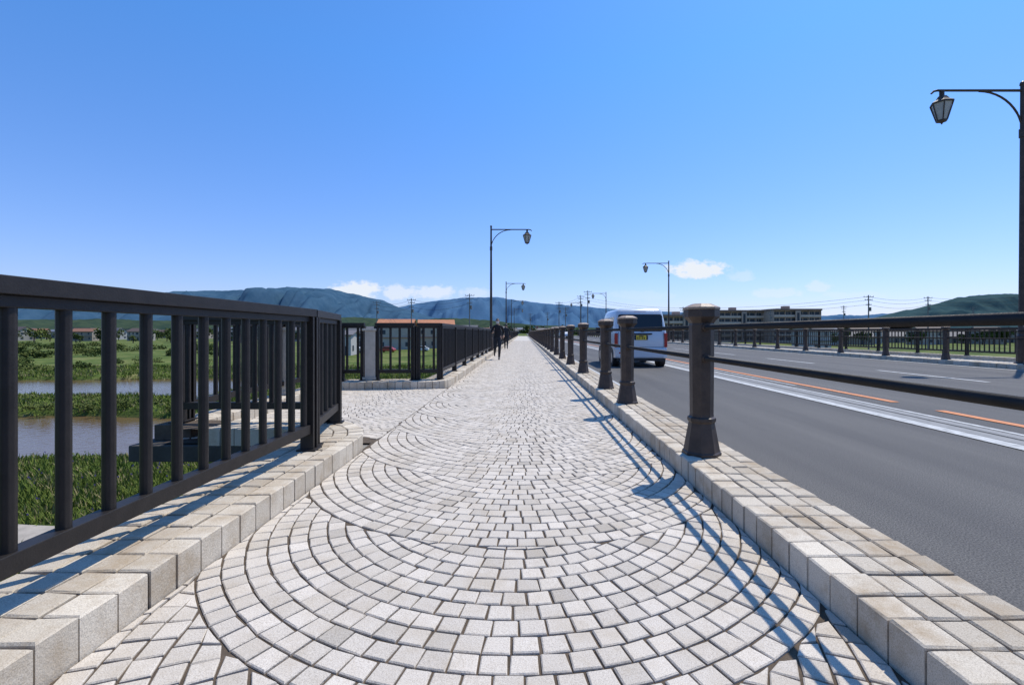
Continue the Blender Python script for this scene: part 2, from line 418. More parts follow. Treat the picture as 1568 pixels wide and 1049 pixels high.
o=mb.add([(x,yy+.5*math.sin(x*.15),g(x,yy+.5*math.sin(x*.15))+.06) for x in X for yy in (11.4,12.6)])
for i in range(len(X)-1): mb.face([o+2*i,o+2*i+2,o+2*i+3,o+2*i+1])
mb.build('riverside_path',[mat('packed_earth',(.34,.30,.25),.95,.2,3)])
M['gr1']=mat('grass_blade',(.065,.115,.016),.8,.3,.35,col2=(.18,.215,.045),spec=.15); M['gr2']=mat('dry_blade',(.24,.21,.10),.8,.3,1,spec=.15); M['fl']=mat('wildflower',(.25,.12,.35),.8,.2,1); M['fly']=mat('yellow_flower',(.5,.4,.03),.8,.2,1)
mb=MB(); cnt=0
while cnt<30000:
    t=random.random()**1.5; y=9+60*t; x=-3.5-random.random()*(y*1.25+4)
    z=g(x,y)
    if z<-4.50: continue
    if abs(y-12-.5*math.sin(x*.15))<.7 : continue
    cnt+=1
    cl=noise.noise(Vector((x*.25,y*.25,1)))
    h=(.05+.16*random.random()*(1.1+cl*1.4))*(1+y/80)
    mi=0 if random.random()>.16 else 1
    for k in range(6):
        a=random.random()*6.28; w=(.006+.008*random.random())*(1+y/14); lean=h*.8*random.random()
        bx=x+random.uniform(-.2,.2)*(1+y/40); by=y+random.uniform(-.2,.2); ca,sa=math.cos(a),math.sin(a)
        o=mb.add([(bx-ca*w,by-sa*w,z-.02),(bx+ca*w,by+sa*w,z-.02),(bx+ca*w*.6-sa*lean*.5,by+sa*w*.6+ca*lean*.5,z+h*.6),(bx-sa*lean,by+ca*lean,z+h)])
        mb.face([o,o+1,o+2,o+3],mi)
    if random.random()<.06:
        o=mb.add([(x-.025,y,z+h),(x+.025,y,z+h),(x+.025,y,z+h+.05),(x-.025,y,z+h+.05)]); mb.face([o,o+1,o+2,o+3],2 if random.random()<.5 else 3)
mb.build('riverside_grass',['gr1','gr2','fl','fly'])
mb=MB()
o=mb.add([(-3.5,138,-.02),(20.5,138,-.02),(20.5,420,-.02),(-3.5,420,-.02),(-11,138,-4.2),(28,138,-4.2),(28,430,-4.2),(-11,430,-4.2)])
for q in ((0,1,2,3),(4,0,3,7),(1,5,6,2),(4,5,1,0),(3,2,6,7)): mb.face([o+i for i in q])
mb.build('grass_embankment',[D.materials['grass_ground']])

# ---------------- hills ----------------
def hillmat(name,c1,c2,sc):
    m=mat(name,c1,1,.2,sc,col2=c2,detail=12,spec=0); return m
def ridge(name,prof,Dst,material,depth=.3,seed=0):
    mb=MB(); px0,px1=prof[0][0],prof[-1][0]; cols=int((px1-px0)/3); rows=26; grid=[]
    for i in range(cols+1):
        px=px0+(px1-px0)*i/cols
        for a,b in zip(prof[:-1],prof[1:]):
            if a[0]<=px<=b[0]:
                t=(px-a[0])/(b[0]-a[0]); t=t*t*(3-2*t)*.5+t*.5; py=a[1]+(b[1]-a[1])*t; break
        py+=1.6*noise.noise(Vector((px*.03,seed,0)))+1.0*noise.noise(Vector((px*.11,seed,4)))+.5*noise.noise(Vector((px*.4,seed,4)))
        for j in range(rows+2):
            if j<=rows:
                t=j/rows; Y=Dst*(1-depth*(1-t)); zc=PZ(py,Dst)
                X=(px-VX)/F*Dst*(1-.15*depth*(1-t))
                z=-6+(zc+6)*t**.9
                q=math.sin(math.pi*t)
                z+=zc*.6*q*(noise.noise(Vector((px*.022+seed,t*1.6,seed)))+.6*noise.noise(Vector((px*.06+seed,t*4,seed)))+.2*noise.noise(Vector((px*.2+seed,t*9,seed))))
                z=min(z,(zc-H)*Y/Dst*.985+H) if j<rows else zc
            else: Y=Dst*1.3; z=-6; X=(px-VX)/F*Dst
            grid.append((X,Y,z))
    o=mb.add(grid); R=rows+2
    for i in range(cols):
        for j in range(R-1): mb.face([o+i*R+j,o+(i+1)*R+j,o+(i+1)*R+j+1,o+i*R+j+1])
    mb.build(name,[material],smooth=True)
hm1=hillmat('hazy_forest_hill',(.028,.070,.118),(.058,.112,.165),.008)  # distance haze is put into the base colour as blue, next two likewise
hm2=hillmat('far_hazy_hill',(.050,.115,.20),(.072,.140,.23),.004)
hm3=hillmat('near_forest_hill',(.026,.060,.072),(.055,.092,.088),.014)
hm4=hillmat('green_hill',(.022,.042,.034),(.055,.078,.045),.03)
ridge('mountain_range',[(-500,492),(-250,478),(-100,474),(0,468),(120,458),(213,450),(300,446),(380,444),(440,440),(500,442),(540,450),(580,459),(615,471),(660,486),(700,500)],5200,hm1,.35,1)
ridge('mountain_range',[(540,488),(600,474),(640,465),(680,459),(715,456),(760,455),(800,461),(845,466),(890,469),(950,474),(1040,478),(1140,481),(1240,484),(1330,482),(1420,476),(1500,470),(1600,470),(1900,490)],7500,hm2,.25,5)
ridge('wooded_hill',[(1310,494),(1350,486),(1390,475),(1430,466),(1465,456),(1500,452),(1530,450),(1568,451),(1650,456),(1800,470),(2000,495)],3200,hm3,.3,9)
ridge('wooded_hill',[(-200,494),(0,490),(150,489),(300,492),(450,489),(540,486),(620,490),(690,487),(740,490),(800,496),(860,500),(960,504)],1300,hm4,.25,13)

# ---------------- trees ----------------
M['leaf']=mat('foliage',(.025,.045,.012),.9,.4,.5,col2=(.08,.11,.03),spec=.1); M['leaf2']=mat('light_foliage',(.06,.085,.02),.9,.4,.5,col2=(.13,.15,.045),spec=.1); M['bark']=mat('bark',(.06,.045,.03),.95,.3,5)
def crown(mb,cx,cy,cz,rx,rz,n,size,m=0):
    lumps=[(random.uniform(-.6,.6)*rx,random.uniform(-.6,.6)*rx,random.uniform(-.5,.5)*rz,random.uniform(.35,.6)) for _ in range(7)]
    for i in range(n):
        l=random.choice(lumps); u=Vector((random.gauss(0,1),random.gauss(0,1),random.gauss(0,1))).normalized()*(random.random()**.4)
        p=Vector((cx+l[0]+u.x*rx*l[3],cy+l[1]+u.y*rx*l[3],cz+l[2]+u.z*rz*l[3]))
        a=Vector((random.gauss(0,1),random.gauss(0,1),random.gauss(0,1))).normalized()*size*random.uniform(.6,1.3)
        b=a.cross(Vector((random.random(),random.random(),random.random()))).normalized()*size*.7
        o=mb.add([p-a,p-b,p+a,p+b]); mb.face([o,o+1,o+2,o+3],m)
def tree(mb,x,y,h,w,n=170):
    z=-4
    mb.path([(x,y,z),(x+.1,y,z+h*.35),(x+.2,y,z+h*.6)],[.25,.18,.08],6,2)
    for k in range(3):
        a=random.random()*6.28; mb.tube((x+.1,y,z+h*.35),(x+math.cos(a)*w*.35,y+math.sin(a)*w*.35,z+h*.65),.1,.03,5,2)
    crown(mb,x,y,z+h*.62,w/2,h*.45,n,.07*w+.12,random.choice((0,0,1)))
def treeband(px0,px1,Y0,Y1,n,h0,h1,name='distant_tree_row'):
    mb=MB()
    for i in range(n):
        Y=random.uniform(Y0,Y1); px=random.uniform(px0,px1); h=random.uniform(h0,h1); tree(mb,PX(px,Y),Y,h,h*random.uniform(.7,1.2))
    mb.build(name,['leaf','leaf2','bark'])
treeband(-60,340,210,420,95,3.5,8.5)
treeband(340,740,220,420,66,5,9.5)
treeband(740,870,440,560,40,7,13)
treeband(830,1040,300,480,44,5,10)
treeband(1230,1700,170,330,60,4.5,7.5)
mb=MB()
for i in range(70):
    Y=random.uniform(90,175); px=random.uniform(-80,330); crown(mb,PX(px,Y),Y,-3.4,random.uniform(1.5,4),random.uniform(.6,1.8),230,.25,random.choice((0,1)))
for i in range(22):
    Y=random.uniform(58,82); px=random.uniform(-80,330); crown(mb,PX(px,Y),Y,-3.7,random.uniform(.8,2),random.uniform(.4,.7),160,.15,random.choice((0,1)))
for i in range(40):
    Y=random.uniform(30.5,35.5); px=random.uniform(-80,330); crown(mb,PX(px,Y),Y,-3.9,random.uniform(.5,1.2),random.uniform(.2,.45),160,.08,1)
mb.build('riverside_bushes',['leaf','leaf2'])

# ---------------- houses ----------------
M['win']=mat('window_glass',(.04,.05,.06),.45,.2,3,spec=.3); M['frame']=mat('window_frame',(.28,.28,.28),.5,.1,3)
walls=[mat('wall_%d'%i,c,.9,.12,.8) for i,c in enumerate([(.40,.36,.30),(.28,.24,.19),(.40,.39,.37),(.20,.165,.14),(.32,.28,.23)])]
roofs=[mat('roof_%d'%i,c,.7,.2,2) for i,c in enumerate([(.08,.08,.085),(.13,.12,.12),(.20,.09,.05),(.09,.06,.045),(.10,.12,.16)])]
M['orangeroof']=mat('orange_tile_roof',(.42,.17,.08),.8,.2,1.5)
def house(x,y,w,d,h,rot=0,wall=None,roof=None,rh=None,z=-4,name='house'):
    mb=MB(); wall=wall or random.choice(walls); roof=roof or random.choice(roofs); rh=rh if rh is not None else w*.18
    mb.box(-w/2,w/2,-d/2,d/2,0,h,0)
    ov=.5; t=.18
    if rh>0:
        for s_ in (-1,1):
            o=mb.add([(-w/2-ov,s_*(d/2+ov),h-.15),(w/2+ov,s_*(d/2+ov),h-.15),(w/2+ov,0,h+rh),(-w/2-ov,0,h+rh),
                      (-w/2-ov,s_*(d/2+ov),h-.15+t),(w/2+ov,s_*(d/2+ov),h-.15+t),(w/2+ov,0,h+rh+t),(-w/2-ov,0,h+rh+t)])
            for q in ((0,3,2,1),(4,5,6,7),(0,1,5,4),(1,2,6,5),(2,3,7,6),(3,0,4,7)): mb.face([o+i for i in q],1)
        for s_ in (-1,1):
            o=mb.add([(s_*w/2,-d/2,h),(s_*w/2,d/2,h),(s_*w/2,0,h+rh)]); mb.face([o,o+1,o+2],0)
    else:
        mb.box(-w/2-.15,w/2+.15,-d/2-.15,d/2+.15,h,h+.4,1)
    fl=max(1,int(h/2.7)); n=max(2,int(w/2.6))
    for k in range(fl):
        for i in range(n):
            if random.random()<.2: continue
            wx=-w/2+w*(i+.5)/n+random.uniform(-.3,.3); ww=random.choice((.35,.5,.8)); z0=k*h/fl+1.0
            if k==0 and i==n//2: mb.box(wx-.45,wx+.45,-d/2-.05,-d/2,.05,2.1,2); continue
            mb.box(wx-ww-.08,wx+ww+.08,-d/2-.04,-d/2,z0-.08,z0+1.28,3); mb.box(wx-ww,wx+ww,-d/2-.07,-d/2-.04,z0,z0+1.2,2)
    for k in range(fl):
        for s_ in (-1,1):
            for yy in (-d/4,d/4):
                a,b=sorted((s_*w/2,s_*(w/2+.06))); mb.box(a,b,yy-.6,yy+.6,k*h/fl+1,k*h/fl+2.2,2)
    if fl>1: mb.box(-w/2-.02,w/2+.02,-d/2-.35,-d/2,h/fl-.1,h/fl+.05,1)
    return mb.build(name,[wall,roof,'win','frame'],loc=(x,y,z),rotz=rot,fixn=True)
for (px,Y,w,h,col) in ((608,140,10,7.2,'o'),(668,152,11,7.2,'o'),(528,105,4.6,4.6,1),(556,165,9,5.5,0),(700,175,9,6,1),(715,200,9,6.5,0)):
    house(PX(px,Y),Y,w,8,h,random.uniform(-.25,.25),walls[2] if col!='o' else walls[0],M['orangeroof'] if col=='o' else roofs[col])
for i in range(20):
    Y=random.uniform(260,420); px=-60+800*i/20+random.uniform(-14,14)
    house(PX(px,Y),Y,random.uniform(8,15),8,random.choice((3.2,5.6,5.8,6.2)),random.uniform(-.7,.7))
for i in range(7):
    Y=random.uniform(350,430); px=random.uniform(-40,420)
    house(PX(px,Y),Y,random.uniform(18,34),14,random.uniform(6.5,9.5),random.uniform(-.3,.3),random.choice((walls[0],walls[2],walls[4])),roofs[1],0,name='warehouse')
for i in range(16):
    Y=random.uniform(430,520); px=random.uniform(745,905); house(PX(px,Y),Y,random.uniform(9,14),8,random.uniform(6,8.5),random.uniform(-.4,.4))
for i in range(22):
    Y=random.uniform(180,300); px=1250+400*i/22+random.uniform(-6,6); house(PX(px,Y),Y,random.uniform(8,13),8,random.choice((3.2,5.6,5.6)),random.uniform(-.5,.5))
house(PX(1242,120),120,6.5,6,6.0,.3,walls[2],roofs[1],1.2)
M['aptwall']=mat('apartment_render',(.42,.32,.25),.9,.12,.4); M['aptroof']=mat('apartment_parapet',(.26,.16,.115),.8,.15,.5); M['balc']=mat('balcony_panel',(.56,.46,.37),.8,.12,.7)
def apartment(px0,px1,Y,ztop,fl):
    x0,x1=PX(px0,Y),PX(px1,Y); h=ztop+4; mb=MB(); d=11; w=x1-x0; s=(h-.9)/fl
    mb.box(0,w,0,d,0,h-.9,0); mb.box(-.3,w+.3,-1.2,d+.3,h-.9,h,1)
    n=max(2,int(w/5.5)); uw=w/n
    for k in range(fl):
        for i in range(n):
            a=i*uw
            mb.box(a+.5,a+uw*.48,-.05,0,k*s+.3,k*s+s-.5,2); mb.box(a+uw*.55,a+uw-.5,-.05,0,k*s+.9,k*s+s-.5,2)
            mb.box(a+.48+.9,a+.56+.9,-.09,-.05,k*s+.3,k*s+s-.5,3)
        mb.box(.15,w-.15,-.7,0,k*s-.1,k*s+.05,0)
        mb.box(.15,w-.15,-.75,-.65,k*s+.05,k*s+1.05,3)
    for i in range(n+1): mb.box(i*uw-.12,i*uw+.12,-.68,-.0,.06,h-.92,0)
    for i in range(2,n,3): mb.box(i*uw-1.3,i*uw+1.3,-1.35,-.76,0,h-.95,0); 
    for i in range(2,n,3): mb.box(i*uw-.6,i*uw+.6,-1.4,-1.35,2,h-2,2)
    mb.box(w*.3,w*.3+3,3,6,h,h+1.6,0)
    mb.build('apartment_building',['aptwall','aptroof','win','balc'],loc=(x0,Y,-4))
apartment(1100,1176,240,PZ(475,240),5)
apartment(1184,1256,230,PZ(473,230),5)
apartment(1012,1088,215,PZ(482,215),4)
# ---------------- utility poles, wires ----------------
M['polec']=mat('pole_concrete',(.20,.19,.18),.9,.1,2); M['wire']=mat('wire',(.03,.03,.035),.6,.1,2)
tops={}
def upole(px,py,Y,big=False):
    x=PX(px,Y); zt=PZ(py,Y); mb=MB()
    mb.tube((x,Y,-4),(x,Y,zt),.2,.13,8)
    for dz,w in ((.5,1.3),(1.3,1.0),(2.6,.7)):
        mb.box(x-w,x+w,Y-.06,Y+.06,zt-dz-.06,zt-dz+.06)
        for k in (-.9,-.3,.4,.95): mb.lathe(x+k*w,Y,[(zt-dz+.06,.05),(zt-dz+.3,.07),(zt-dz+.32,.0)],6)
    mb.lathe(x+.4,Y,[(zt-4.2,.28),(zt-3.2,.28)],8)
    mb.build('utility_pole',['polec']); tops[px]=(x,Y,zt)
for a in ((577,461,150),(630,457,135),(719,450,125),(856,462,170),(889,452,165),(900,445,150),(838,478,230),(866,470,200),(1330,452,120),(1421,454,140),(1046,470,165),(1645,440,110),(812,480,260),(1180,474,210),(1292,468,190),(1490,470,200)): upole(*a)
def wire(a,b,dz=0,sag=1.0):
    mb=MB(); A=Vector(a);B=Vector(b); pts=[]
    for i in range(17):
        t=i/16; p=A.lerp(B,t); p.z+=dz-4*sag*t*(1-t); pts.append(p)
    mb.path(pts,.032,5); mb.build('power_line',['wire'])
for a,b in ((1046,1330),(1330,1421),(1421,1645),(577,630),(630,719),(856,889),(889,1046)):
    for dz in (-.4,-1.3,-2.5): wire(tops[a],tops[b],dz,random.uniform(.8,1.4))
M['green']=mat('green_signal_lens',(.02,.5,.3),.3,.1,3); M['red']=mat('red_lens',(.4,.02,.02),.3,.1,3)
def signal(px,py,Y):
    x=PX(px,Y); z=PZ(py,Y); mb=MB()
    mb.tube((x+3,Y,-.1 if abs(x)<30 else -4),(x+3,Y,z+.8),.1,.07,8,0); mb.tube((x+3,Y,z+.4),(x-.2,Y,z+.2),.05,.04,6,0)
    mb.box(x-.9,x+.9,Y-.15,Y+.1,z-.25,z+.25,0)
    for k,mm in ((-.55,1),(0,0),(.55,2)): mb.tube((x+k,Y-.15,z),(x+k,Y-.2,z),.2,.2,10,mm)
    mb.build('traffic_light',['polec','green','red'])
signal(820,501,150); signal(950,503,160)

# ---------------- van ----------------
M['paint']=mat('silver_blue_paint',(.50,.55,.60),.3,.03,2,metal=.1,coat=.6)
M['glass']=mat('car_glass',(.012,.015,.018),.08,.1,2); M['tyre']=mat('tyre',(.02,.02,.02),.85,.2,20); M['plast']=mat('black_plastic',(.02,.02,.022),.6,.1,10)
M['tail']=mat('tail_lens',(.35,.015,.012),.2,.1,5); M['plate']=mat('yellow_plate',(.75,.52,.03),.5,.05,5); M['ink']=mat('plate_ink',(.02,.02,.02),.6,.05,5); M['chrome']=mat('rim_metal',(.45,.45,.46),.3,.1,5,metal=.8)
def van(x,y,w,h,L,paint='paint'):
    e=empty('van',(x,y,0)); hw=w/2
    def lean(z): return .0 if z<.95 else .20*((z-.95)/(h-.95))**1.3
    def half(z):
        if z<1.0: return hw-.03*(1-z)
        return hw-.13*((z-1.0)/(h-1.0))**1.4
    zs=[.30,.42,.62,.9,1.15,1.45,1.72,h-.10,h-.03,h]
    def ring(z):
        k=half(z); y0=lean(z); yf=L
        if z>1.0: yf=L-.25-.75*((z-1.0)/(h-1.0))
        elif z>.8: yf=L-.25*(z-.8)/.2
        if z>=h-.1: ins=(0,.05,.14)[[h-.10,h-.03,h].index(z)]; k-=ins;y0+=ins*.8;yf-=ins
        c=.11
        return [(-k+c,y0,z),(k-c,y0,z),(k-c*.3,y0+c*.35,z),(k,y0+c,z),(k,yf-.3,z),(k-.25,yf,z),(-k+.25,yf,z),(-k,yf-.3,z),(-k,y0+c,z),(-k+c*.3,y0+c*.35,z)]
    mb=MB(); mb.loft([ring(z) for z in zs])
    b=mb.build('body',[paint],smooth=True,parent=e,fixn=True)
    m_=b.modifiers.new('b','BEVEL'); m_.width=.02; m_.segments=2; m_.limit_method='ANGLE'; m_.angle_limit=math.radians(40)
    def rearpanel(xa,xb,za,zb,off,r,mats,name,nseg=8):
        mb=MB(); pts=[]
        for cx,cz,a0 in ((xb-r,za+r,-90),(xb-r,zb-r,0),(xa+r,zb-r,90),(xa+r,za+r,180)):
            for i in range(5):
                a=math.radians(a0+22.5*i); zz=cz+r*math.sin(a); pts.append((cx+r*math.cos(a),lean(zz)-off,zz))
        n=len(pts); bk=[(p[0],p[1]+off+.02,p[2]) for p in pts]
        mb.loft([bk,pts],0,cap0=False); return mb.build(name,mats,parent=e,fixn=True)
    rearpanel(-hw+.15,hw-.15,1.18,h-.2,.004,.07,['plast'],'rear_window_seal')
    rearpanel(-hw+.19,hw-.19,1.22,h-.24,.010,.06,['glass'],'rear_window')
    rearpanel(-.22,.22,.90,1.06,.03,.01,['plast'],'plate_frame')
    rearpanel(-.165,.165,.905,1.055,.036,.01,['plate'],'number_plate')
    mb=MB()
    for i,k in enumerate((-.115,-.05,.03,.095)): mb.box(k-.014,k+.014,-.040,-.037,.925,.995)
    mb.box(-.07,.07,-.040,-.037,1.01,1.04); mb.build('plate_digits',['ink'],parent=e)
    mb=MB(); mb.box(-.36,.36,-.05,0,1.075,1.12); mb.build('tailgate_handle',['plast'],parent=e,bevel=.01)
    for s in (-1,1):
        mb=MB()
        xa=s*(hw-.115); xb=s*(hw-.012)
        a,b_=sorted((xa,xb)); mb.box(a,b_,-.012,.09,.66,1.12); mb.build('tail_lamp',['tail'],parent=e,bevel=.012)
        mb=MB(); a,b_=sorted((s*(hw-.14),s*(hw-.32))); mb.box(a,b_,-.075,-.02,.45,.5); mb.build('reflector',['tail'],parent=e)
    mb=MB(); mb.loft([[(-hw+.0,.16,z),(-hw+.03,-.02+d,z),(-hw+.14,-.07+d,z),(hw-.14,-.07+d,z),(hw-.03,-.02+d,z),(hw,.16,z)] for z,d in ((.3,.02),(.34,0),(.6,0),(.64,.03))]); mb.build('rear_bumper',[paint],parent=e,fixn=True,bevel=.01)
    mb=MB(); mb.box(-hw+.1,hw-.1,.0,L-.2,.2,.31); mb.box(-.5,.2,-.03,.1,.22,.31); mb.build('underbody',['plast'],parent=e)
    mb=MB(); mb.box(-hw+.13,-hw+.138,-.003,.0,.66,1.16); mb.box(hw-.138,hw-.13,-.003,0,.66,1.16); mb.box(-hw+.14,hw-.14,-.004,0,.655,.665); mb.build('tailgate_seam',['plast'],parent=e)
    mb=MB(); mb.path([(0.05,lean(1.22)-.03,1.2),(.35,lean(1.32)-.04,1.34)],.012,6); mb.box(0,.1,lean(1.2)-.04,lean(1.2),1.17,1.23); mb.build('rear_wiper',['plast'],parent=e)
    mb=MB(); mb.box(-.2,.2,lean(h-.12)-.0,lean(h-.12)+.05,h-.15,h-.11); mb.build('high_brake_lamp',['tail'],parent=e)
    for s in (-1,1):
        mb=MB()
        for ya,yb in ((.38,1.25),(1.33,2.15),(2.22,2.75)):
            o=mb.add([(s*(half(1.15)+.004),ya,1.16),(s*(half(1.15)+.004),yb,1.16),(s*(half(h-.28)+.004),yb-.02-(.25 if yb>2.5 else 0),h-.28),(s*(half(h-.28)+.004),ya+.03,h-.28)])
            mb.face([o,o+1,o+2,o+3] if s>0 else [o+3,o+2,o+1,o])
        mb.build('side_windows',['glass'],parent=e)
        mb=MB(); 
        for yy in (1.29,2.18): mb.box(*sorted((s*(hw-.02),s*(hw+.002))),yy-.005,yy+.005,.4,1.15)
        mb.build('door_seams',['plast'],parent=e)
        mb=MB(); a,b_=sorted((s*(hw+.02),s*(hw+.20))); mb.box(a,b_,2.62,2.70,1.12,1.34); mb.box(*sorted((s*(hw-.05),s*(hw+.05))),2.64,2.68,1.14,1.18); mb.build('door_mirror',['plast'],parent=e,bevel=.03)
        for yy in (.55,L-.62):
            mb=MB(); 
            xo=s*(hw+.0); xi=s*(hw-.17)
            mb.tube((xi,yy,.285),(xo-s*.015,yy,.285),.285,.285,28,0); mb.tube((xo-s*.016,yy,.285),(xo-.0,yy,.285),.275,.25,28,0); mb.tube((xo-s*.01,yy,.285),(xo+s*.004,yy,.285),.18,.17,20,1)
            mb.build('wheel',['tyre','chrome'],parent=e)
            mb=MB(); mb.tube((s*(hw-.2),yy,.31),(s*(hw+.0015),yy,.31),.335,.335,28); mb.build('wheel_arch',['plast'],parent=e)
    return e
van((2.99+4.76)/2,15.1,1.76,1.95,3.45)
M['paintw']=mat('white_paint',(.6,.6,.6),.3,.03,2,coat=.5); M['paintb']=mat('blue_paint',(.05,.15,.4),.3,.03,2,coat=.5); M['paintr']=mat('red_paint',(.35,.03,.02),.4,.05,2,coat=.5)
def car(x,y,z,rot,paint):
    e=empty('parked_car' if z<-1 else 'car',(x,y,z),rot)
    mb=MB(); prof=[(-2.0,.35),(-2.05,.7),(-1.95,1.0),(-1.6,1.05),(-1.1,1.5),(.6,1.52),(1.2,1.02),(1.95,.85),(2.05,.5),(2.0,.35)]
    mb.loft([[(x_,a,b if b<1.1 else b-.03*abs(x_)) for a,b in prof] for x_ in (-.82,-.78,.78,.82)][0:4]); mb.build('body',[paint],parent=e,fixn=True,bevel=.05)
    mb=MB()
    for s in (-1,1): 
        o=mb.add([(s*.825,-1.5,1.06),(s*.825,1.1,1.06),(s*.825,.55,1.44),(s*.825,-1.08,1.44)]); mb.face([o,o+1,o+2,o+3])
    mb.box(-.7,.7,-1.42,-1.3,1.1,1.4); mb.build('windows',['glass'],parent=e)
    mb=MB()
    for s in (-1,1):
        for yy in (-1.25,1.3): mb.tube((s*.65,yy,.3),(s*.84,yy,.3),.3,.3,16)
    mb.build('wheels',['tyre'],parent=e)
car(PX(593,118),118,-4,1.4,'paintr'); car(PX(645,122),122,-4,1.6,'paintw'); car(PX(545,115),115,-4,1.5,'paintw')
car(8.2,95,0,math.pi,'paintw'); car(12.6,60,0,0,'paintb'); car(3.6,120,0,0,'paintb')

# ---------------- people ----------------
M['skin']=mat('skin',(.42,.25,.17),.6,.08,20); M['black']=mat('black_cloth',(.012,.012,.014),.9,.3,30,.3,80); M['dark2']=mat('charcoal_cloth',(.02,.022,.028),.9,.3,30,.3,80); M['shoe']=mat('running_shoe',(.05,.05,.055),.7,.2,20); M['hair']=mat('black_hair',(.01,.008,.007),.5,.3,60,.4,200); M['mask']=mat('white_mask',(.6,.6,.6),.9,.05,10); M['eye']=mat('eye',(.02,.015,.01),.2,.1,5)
def person(name,x,y,rot,J,cloth,mask=False,shift=0):
    e=empty(name,(x,y,0),rot)
    V=[];E=[];R=[]
    idx={}
    def av(n,p,r): idx[n]=len(V); V.append(p); R.append(r)
    av('pel',(0,0,.93),(.15,.11)); av('sp',(0,0.0,1.10),(.135,.10)); av('ch',(0,-.02,1.30),(.165,.115)); av('up',(0,-.01,1.42),(.10,.08)); av('nk',(0,-.015,1.49),(.055,.055)); av('hd',(0,-.02,1.56),(.055,.06))
    for s,k in ((1,'L'),(-1,'R')):
        av('hip'+k,(s*.095,0,.87),(.095,.10)); av('kn'+k,J['kn'+k],(.062,.065)); av('cf'+k,tuple(Vector(J['kn'+k]).lerp(Vector(J['an'+k]),.35)),(.06,.062)); av('an'+k,J['an'+k],(.04,.042)); av('to'+k,J['to'+k],(.042,.032))
        av('sh'+k,(s*.175,-.01,1.385),(.07,.065)); av('el'+k,J['el'+k],(.046,.046)); av('wr'+k,J['wr'+k],(.029,.027)); 
        d=(Vector(J['wr'+k])-Vector(J['el'+k])).normalized(); av('ha'+k,tuple(Vector(J['wr'+k])+d*.07),(.026,.038))
        for a,b in (('pel','hip'),('hip','kn'),('kn','cf'),('cf','an'),('an','to')): E.append((idx[a if a=='pel' else a+k],idx[b+k]))
        for a,b in (('up','sh'),('sh','el'),('el','wr'),('wr','ha')): E.append((idx[a if a=='up' else a+k],idx[b+k]))
    for a,b in (('pel','sp'),('sp','ch'),('ch','up'),('up','nk'),('nk','hd')): E.append((idx[a],idx[b]))
    me=D.meshes.new('b'); me.from_pydata(V,E,[]); ob=D.objects.new('tmp',me); C.collection.objects.link(ob)
    ob.modifiers.new('s','SKIN')
    for i,sv in enumerate(me.skin_vertices[0].data): sv.radius=R[i]; sv.use_root=(i==0)
    su=ob.modifiers.new('u','SUBSURF'); su.levels=2; su.render_levels=2
    C.view_layer.update(); dg=C.evaluated_depsgraph_get(); nm=D.meshes.new_from_object(ob.evaluated_get(dg)); D.objects.remove(ob)
    nm.materials.clear()
    for k in (cloth,'skin','shoe','dark2'): nm.materials.append(M[k])
    for p in nm.polygons:
        c=p.center; m=0
        if c.z>1.475 and abs(c.x)<.1: m=1
        elif c.z<.93: m=3
        for k in 'LR':
            d=(Vector(J['wr'+k])-Vector(J['el'+k])).normalized()
            if (c-Vector(J['wr'+k])).dot(d)>-.01 and (c-Vector(J['wr'+k])).length<.16: m=1
            if (c-Vector(J['to'+k])).length<.17 or (c-Vector(J['an'+k])).length<.06: m=2
        p.material_index=m; p.use_smooth=True
    b=D.objects.new('body',nm); C.collection.objects.link(b); b.parent=e
    mb=MB()
    for s,k in ((1,'L'),(-1,'R')):
        w=Vector(J['wr'+k]); d=(w-Vector(J['el'+k])).normalized(); side=Vector((0,0,1)).cross(d).normalized(); up=d.cross(side).normalized()
        for i,l in enumerate((.06,.072,.068,.055)):
            b0=w+d*.085+up*(i-1.5)*.019; mb.path([b0,b0+d*l*.55-side*s*.01,b0+d*l*.8-side*s*.03],[.009,.0085,.006],6)
        b0=w+d*.04+up*.03; mb.path([b0,b0+up*.025+d*.025,b0+up*.03+d*.055],[.011,.01,.007],6)
    mb.build('fingers',['skin'],parent=e,smooth=True)
    bm=bmesh.new(); bmesh.ops.create_uvsphere(bm,u_segments=24,v_segments=18,radius=1)
    for v in bm.verts:
        x_,y_,z_=v.co; k=1-.22*max(0,-z_)
        v.co=Vector((x_*.076*k,y_*.095*k-.012*max(0,-z_),z_*.118))
        if y_<-.8 and abs(x_)<.22 and -.35<z_<.1: v.co.y-=.018*(1-abs(x_)/.22)
    mh=D.meshes.new('head'); bm.to_mesh(mh); bm.free()
    for k in ('skin','mask','hair'): mh.materials.append(M[k])
    for p in mh.polygons:
        p.use_smooth=True; c=p.center
        if mask and c.z<-.0 and c.z>-.095 and c.y<-.03: p.material_index=1
    h=D.objects.new('head',mh); C.collection.objects.link(h); h.parent=e; h.location=(0,-.025,1.605)
    bm=bmesh.new(); bmesh.ops.create_uvsphere(bm,u_segments=24,v_segments=16,radius=1)
    bmesh.ops.delete(bm,geom=[v for v in bm.verts if v.co.z<-.35 or (v.co.y<-.45 and v.co.z<.45)],context='VERTS')
    for v in bm.verts: v.co=Vector((v.co.x*.086,v.co.y*.106,v.co.z*.128))
    mh=D.meshes.new('hair'); bm.to_mesh(mh); bm.free(); mh.materials.append(M['hair'])
    h=D.objects.new('hair',mh); C.collection.objects.link(h); h.parent=e; h.location=(0,-.018,1.612)
    mb=MB()
    for s in (-1,1): mb.lathe(s*.03,-.112,[(1.608,.0),(1.612,.012),(1.616,.012),(1.62,.0)],8,0); mb.lathe(s*.078,-.02,[(1.575,.004),(1.59,.014),(1.62,.016),(1.632,.004)],8,1)
    mb.box(-.022,.022,-.112,-.106,1.552,1.557,0)
